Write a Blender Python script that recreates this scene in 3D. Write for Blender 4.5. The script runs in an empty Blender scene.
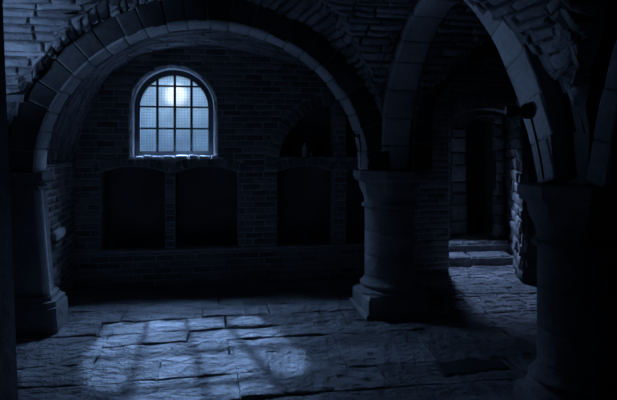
import bpy, math, random
from mathutils import Vector, noise
from mathutils.geometry import tessellate_polygon

C = bpy.context.scene.collection
R = random.Random(7)
PI = math.pi

# ------------------------------------------------------------------ materials
def stone_mat(name, col, col2, rough=.8, scale=3.0, bump=.5, fine=28.0, tone=.35, spec=.3, dist=.02):
    m = bpy.data.materials.new(name); m.use_nodes = True
    nt = m.node_tree; N = nt.nodes; L = nt.links; N.clear()
    out = N.new('ShaderNodeOutputMaterial'); b = N.new('ShaderNodeBsdfPrincipled')
    L.new(b.outputs[0], out.inputs[0])
    tc = N.new('ShaderNodeTexCoord')
    n1 = N.new('ShaderNodeTexNoise'); n1.inputs['Scale'].default_value = scale; n1.inputs['Detail'].default_value = 6
    n2 = N.new('ShaderNodeTexNoise'); n2.inputs['Scale'].default_value = fine; n2.inputs['Detail'].default_value = 8
    n2.inputs['Roughness'].default_value = .65
    L.new(tc.outputs['Object'], n1.inputs['Vector']); L.new(tc.outputs['Object'], n2.inputs['Vector'])
    r1 = N.new('ShaderNodeMapRange'); r1.inputs[1].default_value = .32; r1.inputs[2].default_value = .68
    L.new(n1.outputs['Fac'], r1.inputs[0])
    mx = N.new('ShaderNodeMix'); mx.data_type = 'RGBA'
    mx.inputs[6].default_value = (*col, 1); mx.inputs[7].default_value = (*col2, 1)
    L.new(r1.outputs[0], mx.inputs[0])
    at = N.new('ShaderNodeAttribute'); at.attribute_name = 'tone'
    mt = N.new('ShaderNodeMath'); mt.operation = 'MULTIPLY_ADD'
    L.new(at.outputs['Fac'], mt.inputs[0]); mt.inputs[1].default_value = 2*tone; mt.inputs[2].default_value = 1-tone
    mf = N.new('ShaderNodeMath'); mf.operation = 'MULTIPLY_ADD'
    L.new(n2.outputs['Fac'], mf.inputs[0]); mf.inputs[1].default_value = .9; mf.inputs[2].default_value = .55
    mm = N.new('ShaderNodeMath'); mm.operation = 'MULTIPLY'
    L.new(mt.outputs[0], mm.inputs[0]); L.new(mf.outputs[0], mm.inputs[1])
    vm = N.new('ShaderNodeVectorMath'); vm.operation = 'SCALE'
    L.new(mx.outputs[2], vm.inputs[0]); L.new(mm.outputs[0], vm.inputs['Scale'])
    L.new(vm.outputs[0], b.inputs['Base Color'])
    rr = N.new('ShaderNodeMapRange'); rr.inputs[3].default_value = rough-.12; rr.inputs[4].default_value = min(1, rough+.15)
    L.new(n2.outputs['Fac'], rr.inputs[0]); L.new(rr.outputs[0], b.inputs['Roughness'])
    b.inputs['Specular IOR Level'].default_value = spec
    ad = N.new('ShaderNodeMath'); ad.operation = 'ADD'
    ms = N.new('ShaderNodeTexNoise'); ms.inputs['Scale'].default_value = scale*3.2; ms.inputs['Detail'].default_value = 5
    L.new(tc.outputs['Object'], ms.inputs['Vector'])
    L.new(ms.outputs['Fac'], ad.inputs[0])
    hf = N.new('ShaderNodeMath'); hf.operation = 'MULTIPLY'; hf.inputs[1].default_value = .45
    L.new(n2.outputs['Fac'], hf.inputs[0]); L.new(hf.outputs[0], ad.inputs[1])
    bp = N.new('ShaderNodeBump'); bp.inputs['Strength'].default_value = bump; bp.inputs['Distance'].default_value = dist
    L.new(ad.outputs[0], bp.inputs['Height']); L.new(bp.outputs[0], b.inputs['Normal'])
    return m

def plain(name, col, rough=.5, metal=0, spec=.4):
    m = bpy.data.materials.new(name); m.use_nodes = True
    N = m.node_tree.nodes; L = m.node_tree.links; b = N['Principled BSDF']
    b.inputs['Roughness'].default_value = rough; b.inputs['Metallic'].default_value = metal
    b.inputs['Specular IOR Level'].default_value = spec
    t = N.new('ShaderNodeTexNoise'); t.inputs['Scale'].default_value = 40
    mx = N.new('ShaderNodeMix'); mx.data_type = 'RGBA'
    mx.inputs[6].default_value = (*[c*.8 for c in col], 1); mx.inputs[7].default_value = (*[min(1, c*1.2) for c in col], 1)
    L.new(t.outputs['Fac'], mx.inputs[0]); L.new(mx.outputs[2], b.inputs['Base Color'])
    return m

M = {
 'flag':   stone_mat('worn_flagstone', (.12,.12,.125), (.36,.36,.37), rough=.36, scale=2.6, bump=1.0, fine=17, tone=.34, spec=.6, dist=.13),
 'joint':  stone_mat('floor_joint_dirt', (.06,.06,.06), (.10,.10,.10), rough=.9, scale=6, bump=.6),
 'brick':  stone_mat('old_brick', (.17,.155,.155), (.27,.25,.25), rough=.85, scale=3, bump=.6, fine=40, tone=.4),
 'mortar': stone_mat('lime_mortar', (.34,.33,.33), (.46,.45,.45), rough=.95, scale=8, bump=.8, fine=50, tone=.1),
 'dmortar':stone_mat('sooty_mortar', (.08,.08,.08), (.14,.14,.14), rough=.95, scale=8, bump=.8, fine=50, tone=.1),
 'rubble': stone_mat('rubble_stone', (.26,.26,.27), (.42,.42,.43), rough=.85, scale=3, bump=.9, fine=18, tone=.35, dist=.04),
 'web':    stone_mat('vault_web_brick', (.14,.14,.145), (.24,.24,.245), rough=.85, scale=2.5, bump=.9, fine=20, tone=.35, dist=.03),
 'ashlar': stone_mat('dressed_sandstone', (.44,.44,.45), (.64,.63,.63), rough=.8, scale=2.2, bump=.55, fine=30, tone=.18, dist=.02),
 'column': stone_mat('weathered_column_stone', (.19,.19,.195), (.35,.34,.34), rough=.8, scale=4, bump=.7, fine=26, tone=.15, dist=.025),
 'dark':   stone_mat('dark_stone', (.06,.06,.06), (.11,.11,.11), rough=.9, scale=3, bump=.6),  # arch ring shade put into the colour; also plain stone for the shell
 'pale':   stone_mat('crumbling_plaster', (.7,.7,.71), (.9,.9,.9), rough=.9, scale=14, bump=1.0, fine=60, tone=.2, dist=.02),
 'iron':   plain('dark_iron', (.10,.10,.11), .6, .0),
 'black':  plain('black_painted_metal', (.012,.012,.013), .55),
 'cable':  plain('black_rubber_cable', (.01,.01,.01), .7),
 'lens':   plain('pale_lamp_lens', (.5,.52,.55), .25),
 'bottle': plain('pale_frosted_glass_body', (.55,.57,.6), .35),
 'wax':    plain('pale_wax', (.6,.6,.58), .5),
 'slate':  stone_mat('dark_slate', (.035,.035,.037), (.06,.06,.062), rough=.75, scale=4, bump=.5),
}

# ------------------------------------------------------------------ mesh building
class MB:
    def __init__(self): self.v = []; self.f = []; self.t = []; self.m = []; self.s = []
    def add(self, vs, fs, tone=.5, mat=0, smooth=False):
        o = len(self.v); self.v += [tuple(x) for x in vs]; self.t += [tone]*len(vs)
        for f in fs: self.f.append(tuple(i+o for i in f)); self.m.append(mat); self.s.append(smooth)
    def box(self, P, ex, ey, ez, tone=.5, mat=0):
        vs = [P + ex*a + ey*b + ez*c for c in (0,1) for b in (0,1) for a in (0,1)]
        self.add(vs, [(0,2,3,1),(4,5,7,6),(0,1,5,4),(2,6,7,3),(0,4,6,2),(1,3,7,5)], tone, mat)
    def grid(self, rows, tone=.5, mat=0, smooth=True, closed=False):
        n = len(rows[0]); fs = []
        for j in range(len(rows)-1):
            for i in range(n if closed else n-1):
                k = (i+1) % n
                fs.append((j*n+i, j*n+k, (j+1)*n+k, (j+1)*n+i))
        self.add([p for r in rows for p in r], fs, tone, mat, smooth)
    def tube(self, pts, r, n=8, tone=.5, mat=0, cap=True):
        rows = []; up = Vector((0,0,1))
        for i, p in enumerate(pts):
            d = (pts[min(i+1, len(pts)-1)] - pts[max(i-1, 0)]).normalized()
            a = d.cross(up if abs(d.z) < .95 else Vector((1,0,0))).normalized(); b = d.cross(a)
            rr = r[i] if isinstance(r, (list, tuple)) else r
            rows.append([p + a*rr*math.cos(2*PI*k/n) + b*rr*math.sin(2*PI*k/n) for k in range(n)])
        self.grid(rows, tone, mat, True, True)
        if cap:
            self.add(rows[0], [tuple(range(n))], tone, mat); self.add(rows[-1], [tuple(range(n))[::-1]], tone, mat)
    def build(self, name, mats, parent=None, **props):
        me = bpy.data.meshes.new(name); me.from_pydata(self.v, [], self.f)
        for m in (mats if isinstance(mats, (list, tuple)) else [mats]): me.materials.append(M[m])
        me.polygons.foreach_set('material_index', self.m); me.polygons.foreach_set('use_smooth', self.s)
        a = me.attributes.new('tone', 'FLOAT', 'POINT'); a.data.foreach_set('value', self.t)
        me.validate(); me.update()
        o = bpy.data.objects.new(name, me); C.objects.link(o)
        if parent:
            o.parent = parent
            if parent.location.length or parent.rotation_euler[2]:
                bpy.context.view_layer.update(); o.matrix_parent_inverse = parent.matrix_world.inverted()
        tag(o, **props); return o

def tag(o, label=None, cat=None, group=None, kind=None):
    if label: o['label'] = label
    if cat: o['category'] = cat
    if group: o['group'] = group
    if kind: o['kind'] = kind

def empty(name, loc=(0,0,0), **props):
    o = bpy.data.objects.new(name, None); C.objects.link(o); o.location = loc; o.empty_display_size = .1
    tag(o, **props); return o

def block(mb, S, u0, u1, v0, v1, h, r=.012, nu=2, nv=2, rough=.004, jit=.004, tone=None, mat=0, sink=.02, smooth=True):
    """one irregular stone lying on the surface S(u, v, height)"""
    if u1-u0 < .015 or v1-v0 < .01: return
    r = min(r, (u1-u0)*.3, (v1-v0)*.3)
    us = [u0, u0+r*.35] + [u0+r+(u1-u0-2*r)*i/nu for i in range(nu+1)] + [u1-r*.35, u1]
    vs = [v0, v0+r*.35] + [v0+r+(v1-v0-2*r)*i/nv for i in range(nv+1)] + [v1-r*.35, v1]
    cu = [R.uniform(-jit, jit) for _ in range(4)]; cv = [R.uniform(-jit, jit) for _ in range(4)]
    hh = h + R.uniform(-rough, rough); tilt = R.uniform(-rough, rough), R.uniform(-rough, rough)
    sd = R.uniform(0, 100); pts = []
    nU, nV = len(us), len(vs)
    for j, v in enumerate(vs):
        fv = (v-v0)/(v1-v0)
        for i, u in enumerate(us):
            fu = (u-u0)/(u1-u0)
            w = ((1-fu)*(1-fv), fu*(1-fv), (1-fu)*fv, fu*fv)
            du = sum(a*b for a, b in zip(w, cu)); dv = sum(a*b for a, b in zip(w, cv))
            e = min(i, nU-1-i, 2); g = min(j, nV-1-j, 2); k = min(e, g)
            if k == 0: z = -sink
            else:
                z = hh*(.62 if k == 1 else 1) + tilt[0]*(fu-.5)*2 + tilt[1]*(fv-.5)*2
                z += noise.noise(Vector((u*6+sd, v*6, sd)))*rough*1.6
            wob = noise.noise(Vector((u*9+sd, v*9, 3.1)))*jit*1.2
            pts.append(S(u+du+wob, v+dv+wob, z))
    fs = [(j*nU+i, j*nU+i+1, (j+1)*nU+i+1, (j+1)*nU+i) for j in range(nV-1) for i in range(nU-1)]
    mb.add(pts, fs, R.random() if tone is None else tone, mat, smooth)

def masonry(mb, S, spans, v0, v1, course, length, gap=.008, h=.01, cvar=.0, lvar=.15, test=None, **kw):
    """courses along u, stacked in v; spans(vmid) -> list of free intervals"""
    v = v0; k = 0
    while v < v1-.01:
        c = course*(1+R.uniform(-cvar, cvar)); c = min(c, v1-v)
        for (a, b) in spans(v+c/2):
            base = math.floor(a/length)*length + (length/2 if k % 2 else 0) - length
            u = base
            while u < b:
                w = length*(1+R.uniform(-lvar, lvar)); x0, x1 = max(a, u), min(b, u+w)
                if b-x1 < length*.2: x1 = b
                if x1-x0 > length*.12 and (test is None or test((x0+x1)/2, v+c/2)):
                    block(mb, S, x0+gap/2, x1-gap/2, v+gap/2, v+c-gap/2, h, **kw)
                u = u+w if x1 < b else b+1
        v += c; k += 1

def V(x, y, z=0): return Vector((x, y, z))
E1 = V(.98475, .17396); FD = V(.30601, -.95203); NB = V(.95203, .30601)      # along the window wall / along the side arches / across them
NW = V(.17396, -.98475)                                                     # faces the camera out of the window wall
CM = V(.81, 5.62); CR = V(1.564, 3.274)                                     # column centres
UP = V(0, 0, 1)

# ------------------------------------------------------------------ profiles
def resample(pts, n=96):
    """smooth curve through the (s, z) points, evenly spaced"""
    P = [Vector((a, b)) for a, b in pts]; P = [P[0]*2-P[1]] + P + [P[-1]*2-P[-2]]; Q = []
    for i in range(1, len(P)-2):
        for k in range(16):
            t = k/16; a, b, c, d = P[i-1:i+3]
            Q.append(.5*((2*b)+(c-a)*t+(2*a-5*b+4*c-d)*t*t+(3*b-a-3*c+d)*t**3))
    Q.append(P[-2]); L = [0]
    for a, b in zip(Q, Q[1:]): L.append(L[-1]+(b-a).length)
    out = []; j = 0
    for i in range(n+1):
        l = L[-1]*i/n
        while j < len(Q)-2 and L[j+1] < l: j += 1
        t = (l-L[j])/max(1e-9, L[j+1]-L[j]); out.append(Q[j].lerp(Q[j+1], min(1, max(0, t))))
    return out, L[-1]

def ellipse(c, a, z0, b, n=40, lo=0, hi=PI):
    return [(c - a*math.cos(lo+(hi-lo)*i/n), z0 + b*math.sin(lo+(hi-lo)*i/n)) for i in range(n+1)]

class Profile:
    def __init__(self, pts):
        self.p, self.len = resample(pts); n = len(self.p); self.n = []
        for i in range(n):
            d = (self.p[min(n-1, i+1)] - self.p[max(0, i-1)]).normalized(); self.n.append(Vector((-d.y, d.x)))
    def at(self, u):
        x = u/self.len*(len(self.p)-1); i = int(max(0, min(len(self.p)-2, math.floor(x)))); t = x-i
        return self.p[i].lerp(self.p[i+1], t), self.n[i].lerp(self.n[i+1], t).normalized()

def arch(name, label, P0, d, m, prof, w, T, joint, mats=('ashlar','dmortar'), sides=('front','soffit'), Tfun=None, h=.008, jmat=1, soffit_rows=1, inner_parent=None, cat='arch', group=None, core_back=0):
    """a ring of voussoirs: profile in the plane through P0 along d, front face towards m, w deep"""
    pr = Profile(prof)
    Tf = Tfun or (lambda f: T)
    def pt(u, v, q):
        s, nn = pr.at(u); return P0 + d*s.x + UP*s.y + (d*nn.x + UP*nn.y)*v + m*q
    root = inner_parent or empty(name, (P0 + d*(prof[0][0]+prof[-1][0])/2), label=label, cat=cat, group=group)
    core = MB(); n = 72
    rows = []
    for i in range(n+1):
        u = pr.len*i/n; t = Tf(i/n)
        rows.append([pt(u, .004, -.004), pt(u, t, -.004), pt(u, t, -w+.004), pt(u, .004, -w+.004)])
    core.grid(rows, .5, 0, False, True)
    core.add(rows[0], [(0,1,2,3)]); core.add(rows[-1], [(3,2,1,0)])
    core.build('mortar_core', mats[1], root)
    mb = MB(); k = max(3, round(pr.len/joint)); us = [0]
    for i in range(1, k): us.append(pr.len*(i+R.uniform(-.12, .12))/k)
    us.append(pr.len)
    for a, b in zip(us, us[1:]):
        tn = R.random(); t = Tf((a+b)/2/pr.len); hh = h + R.uniform(-.002, .003)
        kw = dict(r=.012, nu=4, nv=2, rough=.003, jit=.002, tone=tn, sink=.008)
        if 'front' in sides: block(mb, lambda u, v, q: pt(u, v, q), a+.003, b-.003, -hh*.8, t, hh, **kw)
        if 'back' in sides: block(mb, lambda u, v, q: pt(u, v, -w-q), a+.003, b-.003, -hh*.8, t, hh, **kw)
        if 'soffit' in sides:
            for r_ in range(soffit_rows):
                block(mb, lambda u, v, q: pt(u, -q, -v), a+.003, b-.003, -hh*.8 + (w+hh*1.6)*r_/soffit_rows, -hh*.8 + (w+hh*1.6)*(r_+1)/soffit_rows, hh, **kw)
    mb.build('voussoir_ring', mats[0], root)
    return root, pr, pt

Z0 = 1.40
A0 = CM + FD*.15                                   # a = 0 on the line of the two columns
profA = ellipse(-1.797, 1.512, Z0, 1.39)
profAx = ellipse(-1.797, 1.745, Z0, 1.62)
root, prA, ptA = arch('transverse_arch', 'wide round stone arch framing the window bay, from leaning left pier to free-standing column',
     A0, E1, NW, profA, .30, .23, .19, mats=('dark','mortar'), sides=('front',))  # front ring coloured dark to stand for its shade, facing off the window
# soffit course of the same arch, coloured paler for the light it catches
def ring_course(root, name, pt, pr, w, joint, mat, h=.01, q0=0):
    mb = MB(); k = round(pr.len/joint); us = [pr.len*(i+(R.uniform(-.12, .12) if 0 < i < k else 0))/k for i in range(k+1)]
    for a, b in zip(us, us[1:]):
        block(mb, lambda u, v, q: pt(u, -q, -v+q0), a+.003, b-.003, -.012, w+.01, h+R.uniform(0, .006), r=.014, nu=4, nv=2, rough=.003, jit=.002, sink=.008)
    mb.build(name, mat, root)
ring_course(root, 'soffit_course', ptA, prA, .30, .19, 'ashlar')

profB = [(.10,1.40),(.135,1.62),(.175,1.80),(.262,2.09),(.367,2.30),(.508,2.51),(.605,2.63),(.76,2.75),(.98,2.85),(1.2,2.87),(1.45,2.77),(1.666,2.585),(1.884,2.35),(2.047,2.08),(2.134,1.92),(2.267,1.60),(2.328,1.40)]
B0 = CM - NB*.14
arch('side_arch', 'round stone arch with pale left face, spanning from free-standing column to near right column', B0, FD, -NB, profB, .28, .16, .27,
     mats=('ashlar','mortar'), sides=('front','soffit','back'), Tfun=lambda f: .165+.035*min(1, max(0, f-.3)/.2)-.09*max(0, f-.9)/.1)
ptB_args = (B0, FD, -NB)
prB = Profile(profB)
profE = [(2.8, 1.4), (2.825, 1.5), (2.875, 1.75), (2.92, 1.89), (2.99, 2.1), (3.1, 2.3), (3.27, 2.53), (3.52, 2.73), (3.76, 2.84), (4.06, 2.84), (4.36, 2.7), (4.61, 2.45), (4.81, 2.1), (4.91, 1.7), (4.94, 1.4)]
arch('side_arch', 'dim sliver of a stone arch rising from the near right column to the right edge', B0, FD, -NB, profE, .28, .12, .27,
     mats=('web','dmortar'), sides=('front','soffit'))  # darker stone than the other side arch puts its dimness into the colour
profC = [(.36,1.40),(.362,1.75),(.385,2.0),(.456,2.15),(.614,2.33),(.774,2.45),(.99,2.57),(1.3,2.69),(1.7,2.75)]
profC = profC + [(3.4-s, z) for s, z in profC[-2::-1]]
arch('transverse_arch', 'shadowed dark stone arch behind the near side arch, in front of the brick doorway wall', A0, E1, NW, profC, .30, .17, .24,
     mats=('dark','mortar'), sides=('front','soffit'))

# ------------------------------------------------------------------ groin vault over the near bays
def fA(a, c=-1.797, ra=1.745, rb=1.62):
    x = (a-c)/ra; return Z0 + rb*math.sqrt(max(0, 1-x*x))
def fB(b):
    b = (b-1.2) % 2.48; b = b-2.48 if b > 1.24 else b
    x = b/1.245; return Z0 + 1.56*math.sqrt(max(0, 1-x*x))
def W(a, b, z): return A0 + E1*a + FD*(b-.15+.15) + UP*z

def vault(name, aC, aRange, bRange, label, stone=('rubble','dmortar'), zA=fA, res=1, ca=.085, la=.3):
    root = empty(name, W(aC, (bRange[0]+bRange[1])/2, 0), label=label, kind='structure')
    mb = MB(); back = MB()
    prA_ = Profile(ellipse(aC, 1.745, Z0, 1.62))
    def SA(u, v, q):
        s, nn = prA_.at(u); return W(s.x - nn.x*q, v, max(s.y - nn.y*q, fB(v)+.03 if fB(v) > s.y-.005 else 0))
    def tA(u, v):
        return any(fA(prA_.at(u+du)[0].x, aC) > fB(v+dv)-.02 for du in (-.05, .05) for dv in (-.15, 0, .15))
    masonry(mb, lambda u, v, q: SA(v, u, q), lambda v: [bRange], 0, prA_.len, ca, la, gap=.014, h=.014, cvar=.3, lvar=.45,
            test=lambda u, v: tA(v, u), r=.018, rough=.010, jit=.008, sink=.03)
    n = 90; rows = [[SA(prA_.len*i/n, bRange[0]+(bRange[1]-bRange[0])*j/60, -.012) for j in range(61)] for i in range(n+1)]
    keep = []
    for i in range(n):
        for j in range(60):
            u = prA_.len*(i+.5)/n; v = bRange[0]+(bRange[1]-bRange[0])*(j+.5)/60
            if prA_.at(u)[0].y > fB(v)-.12: keep.append((i*61+j, i*61+j+1, (i+1)*61+j+1, (i+1)*61+j))
    back.add([p for r in rows for p in r], keep, .5, 0, True)
    k = 0
    while True:
        c = 1.2 + 2.48*k
        if c-1.24 > bRange[1]: break
        prb = Profile(ellipse(c, 1.245, Z0, 1.56))
        def SB(u, v, q, prb=prb):
            s, nn = prb.at(v); return W(u, s.x - nn.x*q, max(s.y - nn.y*q, fA(u, aC)+.03 if fA(u, aC) > s.y-.005 else 0))
        def tB(u, v, prb=prb):
            return any(prb.at(v+dv)[0].y > fA(u+du, aC)-.02 for dv in (-.05, .05) for du in (-.15, 0, .15)) and bRange[0] <= prb.at(v)[0].x <= bRange[1]
        masonry(mb, SB, lambda v: [aRange], 0, prb.len, ca, la, gap=.014, h=.014, cvar=.3, lvar=.45,
                test=tB, r=.018, rough=.010, jit=.008, sink=.03)
        rows = [[SB(aRange[0]+(aRange[1]-aRange[0])*j/80, prb.len*i/60, -.012) for j in range(81)] for i in range(61)]
        keep = []
        for i in range(60):
            for j in range(80):
                v = prb.len*(i+.5)/60; u = aRange[0]+(aRange[1]-aRange[0])*(j+.5)/80; s = prb.at(v)[0]
                if s.y > fA(u, aC)-.12 and bRange[0]-.02 <= s.x <= bRange[1]: keep.append((i*81+j, i*81+j+1, (i+1)*81+j+1, (i+1)*81+j))
        back.add([p for r in rows for p in r], keep, .5, 0, True)
        k += 1
    back.build('vault_backing', stone[1], root); mb.build('vault_stonework', stone[0], root)
    return root

vault('ceiling', -1.797, (-5.0, -.17), (.0, 4.6), 'rubble groin vault over the near bay, lit blue at the upper left', stone=('rubble','dmortar'))
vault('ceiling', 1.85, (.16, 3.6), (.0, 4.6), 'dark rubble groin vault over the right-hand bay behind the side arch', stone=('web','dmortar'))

# ------------------------------------------------------------------ window wall
W0 = V(-1.595, 6.64)
def WP(s, z, n=0): return W0 + E1*s + UP*z + NW*n
def arch_poly(s0, s1, zb, zs, rise, n=16):
    c = (s0+s1)/2; a = (s1-s0)/2
    return [(s0, zb), (s1, zb)] + [(c + a*math.cos(PI*i/n), zs + rise*math.sin(PI*i/n)) for i in range(n+1)]
def seg_poly(s0, s1, zb, zs, rise, n=12):
    return [(s0, zb), (s1, zb)] + [(s1+(s0-s1)*i/n, zs + rise*(1-(2*i/n-1)**2)) for i in range(n+1)]
def span_of(poly, z):
    xs = []
    for (a, b), (c, d) in zip(poly, poly[1:]+poly[:1]):
        if (b-z)*(d-z) < 0 : xs.append(a+(c-a)*(z-b)/(d-b))
    return (min(xs), max(xs)) if len(xs) >= 2 else None
def slab(mb, outer, holes, P, n0, n1, mat=0):
    """flat wall with holes; P(s, z, n)"""
    loops = [[Vector((a, b, 0)) for a, b in l] for l in [outer]+holes]
    tris = tessellate_polygon(loops); pts = [p for l in loops for p in l]; k = len(pts)
    mb.add([P(p.x, p.y, n0) for p in pts] + [P(p.x, p.y, n1) for p in pts], [tuple(t) for t in tris] + [tuple(i+k for i in t[::-1]) for t in tris], .5, mat)
    o = 0
    for l in loops:
        n = len(l); vs = [P(p.x, p.y, n0) for p in l] + [P(p.x, p.y, n1) for p in l]
        mb.add(vs, [(i, (i+1) % n, (i+1) % n + n, i+n) for i in range(n)], .5, mat); o += n

WIN = arch_poly(0-.475, .475, 1.53, 2.098, .475, 24)
AL1 = seg_poly(-.836, -.103, .42, 1.335, .07)
AL2 = seg_poly(.012, .754, .42, 1.325, .075)
RCc, RCr = 2.035, .807
NL1 = seg_poly(RCc-RCr, 1.942, .40, 1.33, .07)          # lower openings of the big recess
NL2 = seg_poly(2.096, RCc+RCr, .40, 1.33, .07)
def lun(s0, s1):                                        # upper openings of the recess, either side of the pier
    pts = [(s0, 1.51), (s1, 1.51)]; n = 14
    for i in range(n+1):
        s = s1+(s0-s1)*i/n; pts.append((s, 1.515+ max(0, (1.36-1.515)+math.sqrt(max(0, RCr**2-(s-RCc)**2)))))
    return pts
NU1 = lun(RCc-RCr+.03, 1.942); NU2 = lun(2.096, RCc+RCr-.03)
HEAD = seg_poly(3.465, 4.6, -.05, 1.98, .16)
holes = [WIN, AL1, AL2, NL1, NL2, NU1, NU2]
wall_outer = [(-4.6,-.05),(3.465,-.05)] + [HEAD[2+12-i] for i in range(13)] + [(4.6,-.05),(6.2,-.05),(6.2,3.6),(-4.6,3.6)]
wb = MB(); slab(wb, wall_outer, holes, WP, 0, -.20)
wall = wb.build('wall_back', 'mortar', label='far brick wall pierced by the arched window, the twin alcoves and the large arched recess', kind='structure')

def ring_poly(poly, t):                                  # how far voussoirs eat into the courses
    return poly
def cut(spans, hole):
    if hole is None: return spans
    out = []
    for a, b in spans:
        if hole[1] <= a or hole[0] >= b: out.append((a, b)); continue
        if hole[0] > a: out.append((a, hole[0]))
        if hole[1] < b: out.append((hole[1], b))
    return out
def free(z):
    sp = [(-1.6, 5.6)]
    g = [arch_poly(-.505, .505, 1.49, 2.098, .505, 24), seg_poly(-.90, .82, 1.33, 1.40, .10) if z > 1.44 else None,
         seg_poly(-.836, -.103, .42, 1.43, .09), seg_poly(.012, .754, .42, 1.42, .09)]
    for p in g:
        if p: sp = cut(sp, span_of(p, z))
    if 1.33 < z <= 1.49: sp = cut(sp, (-.87, .80))
    # recess with its ring
    if .40 < z < 1.36: sp = cut(sp, (RCc-RCr, 1.942)); sp = cut(sp, (2.096, RCc+RCr))
    elif z >= 1.36:
        rr = RCr+.155
        if z-1.36 < rr:
            w = math.sqrt(rr*rr-(z-1.36)**2); sp = cut(sp, (RCc-w, RCc+w))
        if 1.36+.0 < z < 1.36+RCr-.02: sp.append((1.942, 2.096))
    if z < 2.0: sp = cut(sp, (3.465, 4.6))
    elif z < 2.26: sp = cut(sp, (3.42, 4.65))
    return sorted(sp)
bk = MB()
masonry(bk, lambda u, v, q: WP(u, v, q), free, .0, 3.3, .074, .235, gap=.012, h=.009, cvar=.06, lvar=.08, r=.010, rough=.003, jit=.003, sink=.006)
# brick voussoirs
def brick_ring(mb, pts, T, gap=.008, w=.075, P=WP, tilt=0, n_out=.012):
    pr = Profile(pts); k = max(2, round(pr.len/w))
    for i in range(k):
        a, b = pr.len*i/k, pr.len*(i+1)/k
        def S(u, v, q):
            s, nn = pr.at(u); return P(s.x+nn.x*v, s.y+nn.y*v, q)
        block(mb, S, a+gap/2, b-gap/2, .0, T, n_out, r=.009, nu=1, nv=2, rough=.003, jit=.003, sink=.008)
def segpts(s0, s1, zs, rise): return [(s0+(s1-s0)*i/12, zs+rise*(1-(2*i/12-1)**2)) for i in range(13)]
brick_ring(bk, segpts(-.90, -.07, 1.34, .075), .105)
brick_ring(bk, segpts(-.03, .82, 1.33, .08), .105)
brick_ring(bk, ellipse(RCc, RCr, 1.36, RCr), .145)
brick_ring(bk, segpts(RCc-RCr+.01, 1.94, 1.345, .07), .10)
brick_ring(bk, segpts(2.10, RCc+RCr-.01, 1.345, .07), .10)
brick_ring(bk, segpts(3.42, 4.65, 1.99, .16), .20)
bk.build('brick_facing', 'brick', wall)
# niches behind the openings
nb = MB()
def niche(s0, s1, z0, z1, dep):
    t = .05; P = WP
    for (a, b, c, d, n0, n1) in ((s0-t, s1+t, z0-t, z1+t, -dep, -dep-t), (s0-t, s0, z0-t, z1+t, -.19, -dep), (s1, s1+t, z0-t, z1+t, -.19, -dep), (s0, s1, z0-t, z0, -.19, -dep), (s0, s1, z1, z1+t, -.19, -dep)):
        p = P(a, c, n0); nb.box(p, E1*(b-a), NW*(n1-n0), UP*(d-c))
niche(-.84, -.10, .42, 1.42, .62); niche(.01, .76, .42, 1.42, .62)
niche(RCc-RCr, RCc+RCr, .40, 1.42, .60); niche(RCc-RCr, RCc+RCr, 1.50, 2.20, .55)
nb.build('alcove_lining', 'brick', wall)

# low projecting brick foot of the wall under the alcoves: ledge
lg = MB()
lg.box(WP(-1.25, 0, .0), E1*(RCc+RCr+1.25), NW*.03, UP*.40)
lg.box(WP(-1.25, .40, .0), E1*(RCc+RCr+1.25), NW*.035, UP*.02)
lb = MB()
masonry(lb, lambda u, v, q: WP(u, v, .03+q), lambda v: [(-1.2, 2.8)], 0, .40, .074, .235, gap=.012, h=.009, r=.01, rough=.003, jit=.003, sink=.006)
lgo = lg.build('trim_1', 'mortar', label='low projecting brick footing along the window wall beneath the alcoves', kind='structure')
lb.build('brick_facing', 'brick', lgo)

# ------------------------------------------------------------------ window
win = empty('window_1', WP(0, 1.53), label='arched window with dark bars and blue moonlit wired glass', kind='structure')
def ring_solid(mb, inner, outer, n0, n1, P=WP, mat=0):
    n = len(inner); rows = []
    for i in range(n):
        rows.append([P(*inner[i], n0), P(*outer[i], n0), P(*outer[i], n1), P(*inner[i], n1)])
    rows.append(rows[0]); mb.grid(rows, .5, mat, False, True)
def win_loop(r, zb, n=28): return [(-r, zb), (r, zb)] + [(r*math.cos(PI*i/n), 2.098+r*math.sin(PI*i/n)) for i in range(n+1)]
fr = MB(); ring_solid(fr, win_loop(.40, 1.588), win_loop(.478, 1.525), -.09, -.165); fr.build('window_frame', 'iron', win)
gb = MB()
for s in (-.2, .003, .2):
    top = 2.098 + math.sqrt(.405**2-s*s); gb.box(WP(s-.0145, 1.58, -.14), E1*.029, NW*.03, UP*(top-1.58))
for z in (1.86, 2.12, 2.37):
    hw = .402 if z < 2.1 else math.sqrt(max(0, .405**2-(z-2.098)**2)); gb.box(WP(-hw, z-.01, -.135), E1*2*hw, NW*.022, UP*.02)
gb.build('glazing_bars', 'iron', win)
gm = bpy.data.materials.new('hammered_wired_glass'); gm.use_nodes = True
nt = gm.node_tree; N = nt.nodes; L = nt.links; N.clear()
out = N.new('ShaderNodeOutputMaterial'); mix = N.new('ShaderNodeMixShader'); tr = N.new('ShaderNodeBsdfTransparent'); tl = N.new('ShaderNodeBsdfTranslucent')
tc = N.new('ShaderNodeTexCoord'); mp = N.new('ShaderNodeMapping'); mp.inputs['Rotation'].default_value = (0, 0, -math.atan2(E1.y, E1.x))
L.new(tc.outputs['Object'], mp.inputs[0]); sp = N.new('ShaderNodeSeparateXYZ'); L.new(mp.outputs[0], sp.inputs[0])
def wave(o, k):
    a = N.new('ShaderNodeMath'); a.operation = 'MULTIPLY'; a.inputs[1].default_value = k; L.new(o, a.inputs[0])
    b = N.new('ShaderNodeMath'); b.operation = 'SINE'; L.new(a.outputs[0], b.inputs[0]); return b.outputs[0]
wx, wz = wave(sp.outputs[0], 2*PI/.034), wave(sp.outputs[2], 2*PI/.034)
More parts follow.
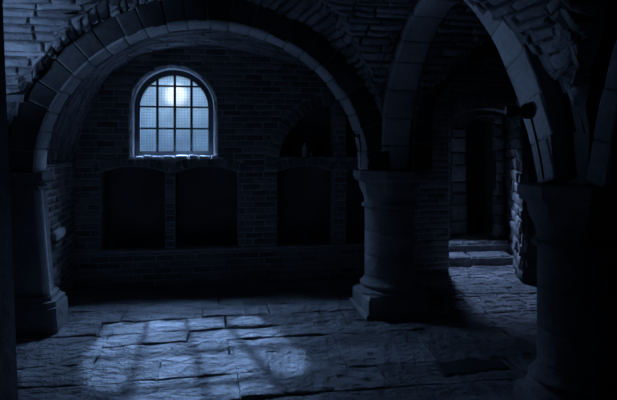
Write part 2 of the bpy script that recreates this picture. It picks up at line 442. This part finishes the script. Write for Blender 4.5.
mn = N.new('ShaderNodeMath'); mn.operation = 'MAXIMUM'; L.new(wx, mn.inputs[0]); L.new(wz, mn.inputs[1])
r1 = N.new('ShaderNodeMapRange'); r1.inputs[1].default_value = -.2; r1.inputs[2].default_value = 1; r1.inputs[3].default_value = 1; r1.inputs[4].default_value = .88; L.new(mn.outputs[0], r1.inputs[0])
nz = N.new('ShaderNodeTexNoise'); nz.inputs['Scale'].default_value = 4; nz.inputs['Detail'].default_value = 8; L.new(tc.outputs['Object'], nz.inputs[0])
r2 = N.new('ShaderNodeMapRange'); r2.inputs[1].default_value = .3; r2.inputs[2].default_value = .7; r2.inputs[3].default_value = .78; r2.inputs[4].default_value = 1.0; L.new(nz.outputs['Fac'], r2.inputs[0])
mu = N.new('ShaderNodeMath'); mu.operation = 'MULTIPLY'; L.new(r1.outputs[0], mu.inputs[0]); L.new(r2.outputs[0], mu.inputs[1])
cc = N.new('ShaderNodeCombineColor'); [L.new(mu.outputs[0], cc.inputs[i]) for i in range(3)]
L.new(cc.outputs[0], tr.inputs[0]); tl.inputs[0].default_value = (.8, .85, .9, 1)
mix.inputs[0].default_value = .007; L.new(tr.outputs[0], mix.inputs[1]); L.new(tl.outputs[0], mix.inputs[2]); L.new(mix.outputs[0], out.inputs[0])
M['glass'] = gm
gl = MB(); gp = win_loop(.41, 1.58); slab(gl, gp, [], WP, -.127, -.131); gl.build('glass_panes', 'glass', win)
# crumbling pale plaster edge round the opening and sill
pl = MB(); lp_i = win_loop(.470, 1.53, 60); lp_o = []
n = len(lp_i); rows = []
def rim(f, r, th):
    a = []
    for i in range(49):
        if i < 12: p = (-r, 1.52+(2.098-1.52)*i/12)
        elif i <= 36: t = PI-PI*(i-12)/24; p = (r*math.cos(t), 2.098+r*math.sin(t))
        else: p = (r, 2.098-(2.098-1.52)*(i-36)/12)
        a.append(p)
    return a
ri = rim(0, .462, 0); ro = rim(0, .505, 0)
for i in range(49):
    w = .004+noise.noise(Vector((i*.9, 3.3, 1.2)))*.026; w2 = noise.noise(Vector((i*1.3, 9.4, 4.2)))*.022
    a, b = ri[i], ro[i]; cx = (b[0]-a[0])/.043, (b[1]-a[1])/.043
    o_ = (b[0]+cx[0]*w, b[1]+cx[1]*w)
    rows.append([WP(a[0], a[1], -.092), WP(a[0]+(b[0]-a[0])*.55, a[1]+(b[1]-a[1])*.55, .002+w2*.8), WP(o_[0], o_[1], .012+w2*.5), WP(o_[0]+cx[0]*.008, o_[1]+cx[1]*.008, -.004)])
pl.grid(rows, .5, 0, True); pl.build('plaster_edge', 'pale', win)
sl = MB(); u = -.52
while u < .55:
    w = R.uniform(.07, .16)
    block(sl, lambda a, b, q: WP(a, 1.49+q, b), u, min(u+w, .58), -.055, .035+R.uniform(-.01, .012), .045+R.uniform(-.012, .004), r=.012, rough=.008, jit=.008, sink=.0); u += w+.006
sl.build('window_sill', 'pale', win)

# ------------------------------------------------------------------ vault of the window bay
LUN = [(-1.12,1.40),(-1.09,1.60),(-1.0,1.946),(-.758,2.437),(-.55,2.63),(-.275,2.754),(.303,2.843),(.899,2.789),(1.389,2.681),(1.9,2.55),(2.4,2.3),(2.85,1.85),(2.98,1.6),(3.0,1.40)]
prL = Profile(LUN); prI = Profile(ellipse(-1.797, 1.53, Z0, 1.41))
lenU = (prL.len+prI.len)/2
def SV(u, v, q):                                   # u along the arc, v depth 0..1.45
    t = max(-.05, min(1.05, v/1.45)); f = u/lenU
    s, nn = prI.at(f*prI.len); p = A0 - NW*.30 + E1*s.x + UP*s.y
    s2, n2 = prL.at(f*prL.len); p2 = WP(s2.x, s2.y); n_ = nn.lerp(n2, t)
    lift = .04*math.sin(PI*max(0, min(1, t)))
    return p.lerp(p2, t) - (E1*n_.x + UP*n_.y)*(q - lift)
wv = MB(); masonry(wv, SV, lambda v: [(0, lenU)], -.02, 1.46, .075, .24, gap=.012, h=.010, cvar=.15, lvar=.2, r=.012, nu=2, rough=.006, jit=.005, sink=.02)
wk = MB(); wk.grid([[SV(lenU*i/80, 1.47*j/20-.01, -.008) for j in range(21)] for i in range(81)])
vr = empty('ceiling', WP(0, 0, .9), label='streaky brick barrel vault between the wide round arch and the window wall', kind='structure')
wk.build('vault_backing', 'dmortar', vr); wv.build('vault_brickwork', 'web', vr)

# vault of the bay behind the dark arch
cv = MB(); prC2 = Profile([(s*1.0, z+.08) for s, z in profC])
def SC(u, v, q):
    s, nn = prC2.at(u); return A0 - NW*(.30+v) + E1*(s.x-nn.x*q) + UP*(s.y+.12*v-nn.y*q)
cv.grid([[SC(prC2.len*i/60, 1.6*j/6, 0) for j in range(7)] for i in range(61)])
cv.build('ceiling', 'web', label='unlit barrel vault between the dark arch and the doorway wall', kind='structure')

# ------------------------------------------------------------------ side walls and shell
def stone_wall(name, P, d, nrm, length, height, label, mats=('brick','mortar'), th=.15, course=.074, ln=.235, z0=0, h=.009, kw={}, part='brick_facing', rough=.004, hole=None):
    b = MB(); b.box(P + UP*(z0-.05), d*length, nrm*-th, UP*(height-z0+.05)); o = b.build(name, mats[1], label=label, kind='structure')
    s = MB(); masonry(s, lambda u, v, q: P + d*u + UP*v + nrm*q, lambda v: [(0, length)], z0, height, course, ln, gap=.012, h=h, cvar=.12, lvar=.3, r=.012, rough=rough, jit=rough, sink=.008, **kw)
    s.build(part, mats[0], o); return o
# left side of the window bay, from the left pier back to the window wall
PL0 = A0 - NW*.30 + E1*(-3.33); PL1 = WP(-1.12, 0)
dl = (PL1-PL0); ll = dl.length; dl.normalize(); nl = V(dl.y, -dl.x)
stone_wall('wall_left', PL0, dl, nl, ll, 1.46, 'dim brick side wall between the leaning left pier and the window wall')
# outer shell of the crypt
def shell(name, P, ex, ey, ez, label, mat='dark'):
    b = MB(); b.box(P, ex, ey, ez); b.build(name, mat, label=label, kind='structure')
shell('wall_outer_left', V(-4.9, -2.2, -.05), V(.2, 0), V(0, 9.2), UP*3.6, 'outer left wall of the crypt, out of view')
shell('wall_front', V(-4.9, -2.2, -.05), V(9.6, 0), V(0, -.2), UP*3.6, 'wall of the crypt behind the viewer')
shell('wall_outer_right', V(4.6, -2.2, -.05), V(.2, 0), V(0, 12.8), UP*3.6, 'outer right wall of the crypt, out of view')
slabm = MB(); slab(slabm, [(-4.9,-2.4),(4.8,-2.4),(4.8,10.6),(1.25,10.6),(1.25,7.2),(-.9,6.86),(-4.9,6.2)], [], lambda a, b, n: V(a, b, n), 3.30, 3.42)
slabm.build('ceiling', 'dark', label='plain slab closing the crypt above the vaults', kind='structure')

# ------------------------------------------------------------------ floor
def FP(a, b, q=0): return A0 + E1*a + NW*b + UP*q        # b grows towards the viewer
fl = MB()
fl.box(V(-4.9, -2.4, -.2), V(9.7, 0), V(0, 13.0), UP*(.2-.045)); floor = fl.build('floor', 'joint', label='worn flagstone floor with a pool of moonlight crossed by bar shadows', kind='structure')
fs = MB(); b = -1.58; k = 0
while b < 7.3:
    c = R.uniform(.26, .44) if b < 3 else R.uniform(.4, .6)
    a = -4.2 + R.uniform(0, .6)
    while a < 4.6:
        w = R.uniform(.45, 1.15); nu = max(3, int(w/.05)); nv = max(2, int(c/.05))
        mid = a+w/2
        if not (b < .15 and mid > .62) and not (b < .5 and mid > 3.3):
            a1 = a+w
            if b < .15 and a1 > .62: a1 = .62+.0
            block(fs, lambda u, v, q: FP(u, v, q), a+.003, a1-.003, b+.003, b+c-.003, .0, r=.012, nu=nu, nv=nv, rough=.008, jit=.008, sink=.02)
        a += w
    b += c; k += 1
fs.build('flagstones', 'flag', floor)
cb = MB(); b = -2.75
while b < .15:
    c = R.uniform(.10, .2); a = .62+R.uniform(0, .1)
    while a < 3.6:
        w = R.uniform(.14, .38)
        block(cb, lambda u, v, q: FP(u, v, q), a+.004, a+w-.004, b+.004, min(.15, b+c)-.004, .0, r=.018, nu=3, nv=2, rough=.006, jit=.008, sink=.03)
        a += w
    b += c
cb.build('small_paving', 'flag', floor)
# dark slab in the floor
ds = MB(); block(ds, lambda u, v, q: V(1.20, 4.18) + E1*u + NW*v + UP*q, -.29, .27, -.12, .14, -.004, r=.05, nu=6, nv=4, rough=.004, jit=.035, sink=.015)
ds.build('slate_slab', 'slate', label='dark slate slab set in the floor between the two round columns', cat='slab')

# ------------------------------------------------------------------ passage with steps and far door
FDW = V(.305, .9524); 
PR0 = V(2.58, 6.74); PR1 = V(3.20, 8.98)
dr = (PR1-PR0); lr = dr.length; dr.normalize(); nr = V(-dr.y, dr.x)
stone_wall('wall_passage_right', PR0, dr, nr, lr+.1, 3.3, 'rough stone wall on the right of the stepped passage', mats=('web','dmortar'), th=.3, course=.15, ln=.3, h=.02, part='rough_stonework', rough=.014)
pb = stone_wall('wall_pier_front', PR0 + E1*.01, E1, NW, 2.2, 3.3, 'dark stone wall end facing the viewer right of the passage, behind the near column', mats=('rubble','dmortar'), th=.04, course=.17, ln=.3, h=.016, part='rough_stonework', rough=.01)
shell('wall_passage_left', V(1.30, 7.35, -.05), V(.12, 0), V(0, 3.2), UP*3.5, 'left side wall of the stepped passage, hidden behind brick', 'brick')
# platform and steps (one flight)
st = empty('stone_steps', V(2.4, 7.9, 0), label='two worn stone steps rising to the passage platform before the dark doorway', cat='steps')
t1 = MB(); t1.box(V(1.42, 7.62, -.05), V(1.46, .19), V(0, .6), UP*(.05+.10)); 
block(t1, lambda u, v, q: V(1.42, 7.60) + E1*u + V(0, v) + UP*(.10+q), .0, .85, -.01, .5, .036, r=.012, nu=10, nv=4, rough=.006, jit=.012, sink=.05)
block(t1, lambda u, v, q: V(1.42, 7.60) + E1*u + V(0, v) + UP*(.10+q), .86, 1.45, .0, .5, .034, r=.02, nu=10, nv=4, rough=.006, jit=.012, sink=.05)
t1.build('step', 'flag', st)
t2 = MB(); t2.box(V(1.42, 8.0, -.05), V(1.7, .19), V(0, .95), UP*(.05+.215))
b = 0
while b < .95:
    c = R.uniform(.2, .3); a = 0
    while a < 1.75:
        w = R.uniform(.3, .6); block(t2, lambda u, v, q: V(1.42, 7.98) + E1*u + V(0, v) + UP*(.215+q), a+.005, min(a+w, 1.8)-.005, b+.004, b+c-.004, .036, r=.02, nu=5, nv=3, rough=.006, jit=.01, sink=.05); a += w
    b += c
t2.build('platform', 'flag', st)
sd = empty('side_steps', V(1.9, 8.5, .25), label='small stone side steps at the left end of the passage platform', cat='steps')
for (x1, y0, z1) in ((2.13, 8.42, .42), (2.04, 8.46, .58)):
    q = MB(); q.box(V(1.44, y0, .24), V(x1-1.44, 0), V(0, .42), UP*(z1-.27)); block(q, lambda u, v, h: V(1.44+u, y0-.01+v, z1-.03+h), 0, x1-1.43, 0, .43, .03, r=.015, nu=4, nv=3, rough=.004, jit=.006, sink=.01)
    q.build('step', 'flag', sd)
# far wall with the doorway
FW = V(2.0, 8.86)
def FWP(s, z, n=0): return FW + E1*s + UP*z + NW*n
DO = [(.52,.2),(1.03,.2),(1.03,2.06),(.90,2.12),(.70,2.12),(.56,2.02),(.52,1.9)]
fw = MB(); slab(fw, [(-.9,-.05),(1.6,-.05),(1.6,3.3),(-.9,3.3)], [DO], FWP, 0, -.35)
far = fw.build('wall_far', 'dmortar', label='far wall of the passage with the tall dark doorway', kind='structure')
dw = MB()
def fspan(z):
    sp = [(-.7, 1.5)]
    if z < 2.14: sp = cut(sp, (.27, 1.20))
    elif z < 2.26: sp = cut(sp, (.6, 1.2))
    return sp
masonry(dw, lambda u, v, q: FWP(u, v, q), fspan, .2, 3.2, .085, .24, gap=.012, h=.008, r=.01, rough=.004, jit=.004, sink=.006); dw.build('brick_facing', 'brick', far)
jm = MB(); z = .25
while z < 2.1:
    c = R.uniform(.13, .24); c = min(c, 2.12-z)
    block(jm, lambda u, v, q: FWP(u, v, q), 1.025+R.uniform(-.015, .01), 1.17+R.uniform(-.03, .03), z+.004, z+c-.004, .05, r=.02, nu=3, nv=3, rough=.014, jit=.012, sink=.06); z += c
    if c < .04: break
block(jm, lambda u, v, q: FWP(u, v, q), .70, 1.22, 2.11, 2.19, .07, r=.025, nu=6, nv=2, rough=.012, jit=.02, sink=.08)
jm.build('right_jamb', 'rubble', far)
jl = MB(); z = .25
while z < 1.9:
    c = R.uniform(.16, .28); block(jl, lambda u, v, q: FWP(u, v, q), .28+R.uniform(-.02, .02), .525+R.uniform(-.01, .01), z+.004, min(z+c, 1.95)-.004, .04, r=.02, nu=3, nv=3, rough=.012, jit=.01, sink=.05); z += c
jl.build('left_jamb', 'web', far)
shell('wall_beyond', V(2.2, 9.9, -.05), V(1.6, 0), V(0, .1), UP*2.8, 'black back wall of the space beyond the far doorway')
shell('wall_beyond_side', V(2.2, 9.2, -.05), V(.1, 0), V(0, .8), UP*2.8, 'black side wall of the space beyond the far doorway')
sb = MB(); block(sb, lambda u, v, q: V(2.90, 8.72, .27) + E1*u + UP*v + NW*q, 0, .15, -.015, .17, .08, r=.02, nu=3, nv=3, rough=.008, jit=.01, sink=.06)
sb.box(V(2.905, 8.74, .255), E1*.14, -NW*.07, UP*.165)
sb.build('stone_block', 'rubble', label='small rough stone block standing at the foot of the right doorway jamb', cat='block')

# ------------------------------------------------------------------ columns
def section(c, r, k, ang0, n=48, z=0):
    """k=0 circle, k=1 octagon with flats along the wall direction"""
    pts = []
    for i in range(n):
        t = 2*PI*i/n; tt = (t % (PI/4)) - PI/8; ro = math.cos(PI/8)/math.cos(tt)
        rr = r*((1-k) + k*ro); pts.append(c + V(math.cos(t+ang0)*rr, math.sin(t+ang0)*rr, z))
    return pts
ANG = math.atan2(E1.y, E1.x) + PI/8
def turned(c, prof, n=48):
    mb = MB(); rows = [section(c, r + noise.noise(Vector((z*9, r*7, c.x)))*.003, k, ANG, n, z) for z, r, k in prof]
    mb.grid(rows, .5, 0, False, True); mb.add(rows[-1], [tuple(range(n))]); mb.add(rows[0], [tuple(range(n))[::-1]])
    return mb
def column(c, rs, ra, label, half=.30, rb=.30):
    root = empty('stone_column', c, label=label, cat='column')
    # plinth: square with stepped footing
    p = MB()
    def sq(h, z0, z1, ch=.015):
        rows = []
        for z, d in ((z0, 0), (z1-ch, 0), (z1, ch)):
            rows.append([c + E1*(h-d)*a + NW*(h-d)*b_ + UP*(z + noise.noise(Vector((a*3, b_*3, z*8)))*.006) for a, b_ in ((-1,-1),(1,-1),(1,1),(-1,1))])
        p.grid(rows, .5, 0, False, True); p.add(rows[-1], [(0,1,2,3)])
    sq(half+.03, -.03, .055); sq(half, .05, .20, .03)
    p.build('plinth', 'column', root)
    b_ = [(.19,rb,.3),(.205,rb+.015,.2),(.225,rb+.008,.1),(.24,rb-.02,0),(.25,rb-.03,0),(.262,rb-.032,0),(.272,rb-.012,0),(.285,rb-.008,0),(.30,rb-.022,0),(.312,rs+.022,0),(.335,rs+.008,0),(.36,rs,0)]
    turned(c, b_).build('base_moulding', 'column', root)
    # shaft drums
    js = [.35, .56, .80, 1.04]; sh = MB()
    for z0, z1 in zip(js, js[1:]):
        rr = rs*(1+R.uniform(-.006, .006)); tn = R.random()
        rows = [section(c, rr-.007, 0, 0, 48, z0), section(c, rr, 0, 0, 48, z0+.006)]
        for i in range(1, 8):
            z = z0+.006+(z1-z0-.012)*i/8
            rows.append([q + (q-c-UP*z).normalized()*noise.noise(q*5)*.004 for q in section(c, rr, 0, 0, 48, z)])
        rows += [section(c, rr, 0, 0, 48, z1-.006), section(c, rr-.007, 0, 0, 48, z1)]
        sh.grid(rows, tn, 0, True, True)
    sh.build('shaft', 'column', root)
    cp = [(1.035,rs+.004,0),(1.042,rs+.028,0),(1.06,rs+.032,.0),(1.075,rs+.024,0),(1.082,rs+.006,0),(1.11,rs+.006,.1),(1.16,rs+.02,.35),(1.20,rs+.04,.7),(1.235,rs+.055,1),(1.285,rs+.06,1),(1.29,ra-.05,1),(1.30,ra-.045,1)]
    turned(c, cp).build('capital', 'column', root)
    ab = [(1.298,ra-.045,1),(1.305,ra-.02,1),(1.325,ra-.008,1),(1.333,ra-.012,1),(1.336,ra,1),(1.39,ra,1),(1.398,ra-.006,1)]
    turned(c, ab).build('abacus', 'column', root)
    return root
column(CM, .245, .365, 'round stone column on a square plinth standing free beneath the left-hand arch', .30, .305)
column(CR, .212, .325, 'near round stone column at the right edge with a broad faceted capital', .25, .27)

# springing blocks on the capitals (masonry between the arches)
def impost(c, pts, z1, label):
    pass
sp_ = MB()
def prism(mb, base, z0, z1, top=None):
    top = top or base; n = len(base)
    mb.grid([[V(p.x, p.y, z0) for p in base], [V(p.x, p.y, z1) for p in top]], .5, 0, False, True)
    mb.add([V(p.x, p.y, z1) for p in top], [tuple(range(n))]); mb.add([V(p.x, p.y, z0) for p in base], [tuple(range(n))[::-1]])
def quad(c, a0, a1, b0, b1): return [c+E1*a0+NW*b0, c+E1*a1+NW*b0, c+E1*a1+NW*b1, c+E1*a0+NW*b1]
prism(sp_, quad(CM, -.22, .30, -.13, .10), 1.398, 3.3, quad(CM, -.10, .20, -.10, .05))
sp_.build('pier_core', 'dark', label='dark masonry springing rising from the free-standing column between the arches', cat='masonry')
sp2 = MB(); prism(sp2, quad(CR, -.02, .16, -.12, .14), 1.398, 3.3, quad(CR, .0, .2, -.1, .12))
sp2.build('pier_core', 'dark', label='dark masonry springing rising from the near right column', cat='masonry')

# ------------------------------------------------------------------ left piers
def leaning(mb, c, hx0, hx1, hy0, hy1, z0, z1, lean, ch=.0, tone=.5, n=6):
    rows = []
    for i in range(n+1):
        z = z0+(z1-z0)*i/n; o = lean*(1-z/1.4)
        base = [c+E1*(hx0+o)+NW*hy0, c+E1*(hx1+o-ch)+NW*hy0, c+E1*(hx1+o)+NW*(hy0+ch), c+E1*(hx1+o)+NW*(hy1-ch), c+E1*(hx1+o-ch)+NW*hy1, c+E1*(hx0+o)+NW*hy1]
        rows.append([p+UP*z for p in base])
    mb.grid(rows, tone, 0, False, True); mb.add(rows[-1], [tuple(range(6))]); mb.add(rows[0], [tuple(range(6))[::-1]])
CL = A0 - NW*.15 + E1*(-3.309)
lp = empty('stone_pier', CL + E1*-.2, label='leaning stone pier carrying the left end of the wide arch, with its lit edge painted in as a pale roll', cat='pier')
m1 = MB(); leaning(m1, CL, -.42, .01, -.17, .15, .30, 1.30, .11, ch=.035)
m1.build('pier_shaft', 'web', lp)  # darker stone puts the shade of the pier front into its colour
m2 = MB(); leaning(m2, CL, -.45, .045, -.20, .18, 1.30, 1.335, .11); leaning(m2, CL, -.46, .075, -.22, .20, 1.335, 1.40, .11); leaning(m2, CL, -.43, .03, -.18, .16, 1.25, 1.275, .11)
m2.build('capital', 'web', lp)
m3 = MB(); leaning(m3, CL, -.45, .05, -.20, .19, .27, .31, .11, ch=.05); leaning(m3, CL, -.47, .09, -.22, .22, .22, .27, .11, ch=.06); leaning(m3, CL, -.48, .10, -.23, .23, -.03, .22, .11, ch=.03)
m3.build('plinth', 'web', lp)
# narrow attached roll, its pale stone painting in the pier's lit edge
m4 = MB(); m4.tube([CL + E1*(.0+.11*(1-z/1.4)) + NW*.10 + UP*z for z in (.31,.6,.9,1.24)], [.045,.042,.042,.042], 10); m4.build('lit_edge_roll', 'ashlar', lp)
# small broken ledge on side wall beyond the pier
lw = MB(); block(lw, lambda u, v, q: PL0 + dl*(.22+u) + nl*(.0+v) + UP*(.76+.10*u+q), 0, .36, 0, .08, .03, r=.015, nu=4, nv=2, rough=.01, jit=.012, sink=.04)
lw.build('stone_bracket', 'rubble', label='small pale broken stone ledge on the side wall behind the leaning left pier', cat='ledge')
# near left pier at the frame edge
np_ = MB(); rows = []
for i in range(9):
    z = -.03+3.33*i/8; xr = -1.705 - .055*max(0, z)/1.4*1.0
    rows.append([V(-2.3, 2.75, z), V(xr, 2.75, z), V(xr+.0, 3.30, z), V(-2.3, 3.30, z)])
np_.grid(rows, .5, 0, False, True)
np_.build('stone_pier', 'web', label='dark near stone pier cut off by the left edge of the picture', cat='pier')

# ------------------------------------------------------------------ niche objects
def lathe(mb, c, prof, n=20, mat=0):
    mb.grid([[c + V(r*math.cos(2*PI*i/n), r*math.sin(2*PI*i/n), z) for i in range(n)] for z, r in prof], .5, mat, True, True)
bp = WP(1.585, 1.512, -.07)
bo = MB(); lathe(bo, bp, [(0,.001),(0,.032),(.004,.035),(.10,.035),(.122,.028),(.135,.015),(.165,.013),(.168,.016),(.176,.016),(.176,.001)])
bo.build('glass_bottle', 'bottle', label='pale bottle standing on the shelf of the large arched recess', cat='bottle')
ca = MB(); lathe(ca, WP(1.665, 1.512, -.07), [(0,.001),(0,.02),(.05,.019),(.055,.015),(.052,.001)])
co = ca.build('candle_stub', 'wax', label='short candle stub beside the pale bottle in the recess', cat='candle')
wk_ = MB(); wk_.tube([WP(1.665, 1.562, -.07), WP(1.665, 1.58, -.068)], .0015, 6); wk_.build('wick', 'cable', co)

# ------------------------------------------------------------------ spotlights on the arches
def spotlight(P, nrm, aim, label, cable_pts, sc=1.0):
    root = empty('spotlight', P, label=label, cat='spotlight', group='small spotlights fixed to the arches')
    j = MB(); j.tube([P - nrm*.012, P + nrm*.03*sc, P + nrm*.036*sc], [.048*sc, .048*sc, .038*sc], 20); j.build('junction_box', 'black', root)
    h0 = P + nrm*.065*sc; b = MB(); b.tube([P + nrm*.02*sc, h0], .012*sc, 10); b.build('bracket', 'black', root)
    h1 = h0 + aim*.085*sc; hd = MB(); hd.tube([h0 - aim*.012*sc, h0, h0+aim*.025*sc, h0+aim*.06*sc, h1], [.010*sc, .02*sc, .036*sc, .046*sc, .040*sc], 20, cap=True); hd.build('lamp_head', 'black', root)
    l = MB(); l.tube([h1 - aim*.002, h1 + aim*.006*sc], [.026*sc, .02*sc], 20); l.build('lens', 'lens', root)
    if cable_pts:
        c_ = MB(); c_.tube(cable_pts, .006, 8); c_.build('cable', 'cable', root)
def ptB(u_s, v, q):                                     # on the left face of the side arch; index by fraction
    s, nn = prB.at(u_s); return B0 + FD*s.x + UP*s.y + (FD*nn.x + UP*nn.y)*v - NB*q
uB = prB.len*.89
cab = [ptB(prB.len*f, .075-.02*(f-.89)/.1, .014) for f in [.89+.107*i/14 for i in range(15)]]
spotlight(ptB(uB, .075, .012), -NB, (V(-.93, .25, .03)).normalized(), 'twin-lobed black spotlight with trailing cable on the pale face of the near side arch', cab)
uA = prA.len*.925
pA = ptA(uA, -.012, -.10)
cab2 = [ptA(prA.len*f, -.016, -.10-.1*(f-.925)/.07) for f in [.925+.07*i/8 for i in range(9)]]
spotlight(pA, -E1, V(-.8, -.1, .25).normalized(), 'tiny spotlight with pale lens under the right end of the wide round arch', cab2, .5)

# ------------------------------------------------------------------ sky
w = bpy.data.worlds.new('night_sky'); bpy.context.scene.world = w; w.use_nodes = True
nt = w.node_tree; N = nt.nodes; L = nt.links; bg = N['Background']
tc = N.new('ShaderNodeTexCoord'); nm = N.new('ShaderNodeVectorMath'); nm.operation = 'NORMALIZE'; L.new(tc.outputs['Generated'], nm.inputs[0])
md = V(-.2366, 1, .098).normalized()
dp = N.new('ShaderNodeVectorMath'); dp.operation = 'DOT_PRODUCT'; L.new(nm.outputs[0], dp.inputs[0]); dp.inputs[1].default_value = md
ac = N.new('ShaderNodeMath'); ac.operation = 'ARCCOSINE'; L.new(dp.outputs['Value'], ac.inputs[0])
core = N.new('ShaderNodeMapRange'); core.interpolation_type = 'SMOOTHSTEP'; core.inputs[1].default_value = .010; core.inputs[2].default_value = .026; core.inputs[3].default_value = 1; core.inputs[4].default_value = 0
L.new(ac.outputs[0], core.inputs[0])
halo = N.new('ShaderNodeMapRange'); halo.interpolation_type = 'SMOOTHSTEP'; halo.inputs[1].default_value = 0; halo.inputs[2].default_value = .085; halo.inputs[3].default_value = 1; halo.inputs[4].default_value = 0
L.new(ac.outputs[0], halo.inputs[0])
def mixc(a, b, f):
    m = N.new('ShaderNodeMix'); m.data_type = 'RGBA'; m.inputs[6].default_value = a if isinstance(a, tuple) else (0,0,0,1)
    if not isinstance(a, tuple): L.new(a, m.inputs[6])
    m.inputs[7].default_value = b; L.new(f, m.inputs[0]); return m.outputs[2]
sep = N.new('ShaderNodeSeparateXYZ'); L.new(nm.outputs[0], sep.inputs[0])
el = N.new('ShaderNodeMapRange'); el.inputs[1].default_value = -.02; el.inputs[2].default_value = .14; L.new(sep.outputs[2], el.inputs[0])
c1 = mixc((.075,.16,.28,1), (.14,.28,.43,1), el.outputs[0])
c2 = mixc(c1, (.27,.45,.62,1), halo.outputs[0])
c3 = mixc(c2, (1.15,1.35,1.45,1), core.outputs[0])
L.new(c3, bg.inputs[0]); bg.inputs[1].default_value = 1.0

# ------------------------------------------------------------------ lights
def light(name, kind, loc, energy, col, target=None, size=.2, spot=None, blend=.5, sizey=None):
    d = bpy.data.lights.new(name, kind); d.energy = energy; d.color = col
    if kind == 'AREA':
        d.size = size
        if sizey: d.shape = 'RECTANGLE'; d.size_y = sizey
    elif kind == 'SUN': d.angle = size
    else: d.shadow_soft_size = size
    if kind == 'SPOT': d.spot_size = spot; d.spot_blend = blend
    o = bpy.data.objects.new(name, d); C.objects.link(o); o.location = loc
    if target is not None: o.rotation_euler = (Vector(target)-Vector(loc)).to_track_quat('-Z', 'Y').to_euler()
    return o
BLUE = (.31, .53, 1.0)
light('moon_lamp', 'SPOT', (-2.25, 8.85, 4.05), 3300, BLUE, WP(-.04, 2.0), .035, .66, 1.0)
light('sky_glow', 'AREA', WP(-.1, 3.35, -1.3), 800, BLUE, WP(0, 1.9, 0), 1.6, sizey=1.1)
light('sky_glow_side', 'SPOT', WP(-1.25, 3.15, -1.05), 480, BLUE, WP(0, 2.05), .25, .7, 1.0)
light('left_vault_fill', 'SPOT', (-3.4, 2.5, 1.0), 190, BLUE, (-2.45, 4.6, 2.75), .25, .6, .8)  # unseen spot added to brighten the upper-left vault; no window there
light('side_arch_fill', 'SPOT', (-4.2, 3.9, 1.3), 115, BLUE, (1.15, 3.9, 2.25), .2, .52, 1.0)  # unseen spot added for the side arch's left face; no opening behind it
light('passage_spot', 'SPOT', (1.95, 8.6, 2.75), 380, (.36, .54, 1.0), (2.15, 7.05, 0), .12, .98, .8)  # unseen spot added above the platform to light the steps and paving
light('rear_fill', 'AREA', (-.5, -1.9, 2.2), .3, (.3, .45, 1.0), (0, 4, 1.2), 1.2)  # dim fill added behind the viewer; that wall has no opening

# ------------------------------------------------------------------ camera and output look
cd = bpy.data.cameras.new('camera'); cam = bpy.data.objects.new('camera', cd); C.objects.link(cam)
cam.location = (0, 0, 1.6); cam.rotation_euler = (PI/2, 0, 0)
cd.sensor_width = 36; cd.lens = 560/617*36; cd.shift_y = -50/617; cd.clip_start = .05
sc = bpy.context.scene; sc.camera = cam
sc.view_settings.view_transform = 'Standard'; sc.view_settings.look = 'None'
sc.view_settings.exposure = 0; sc.view_settings.gamma = 1; sc.view_settings.use_curve_mapping = False
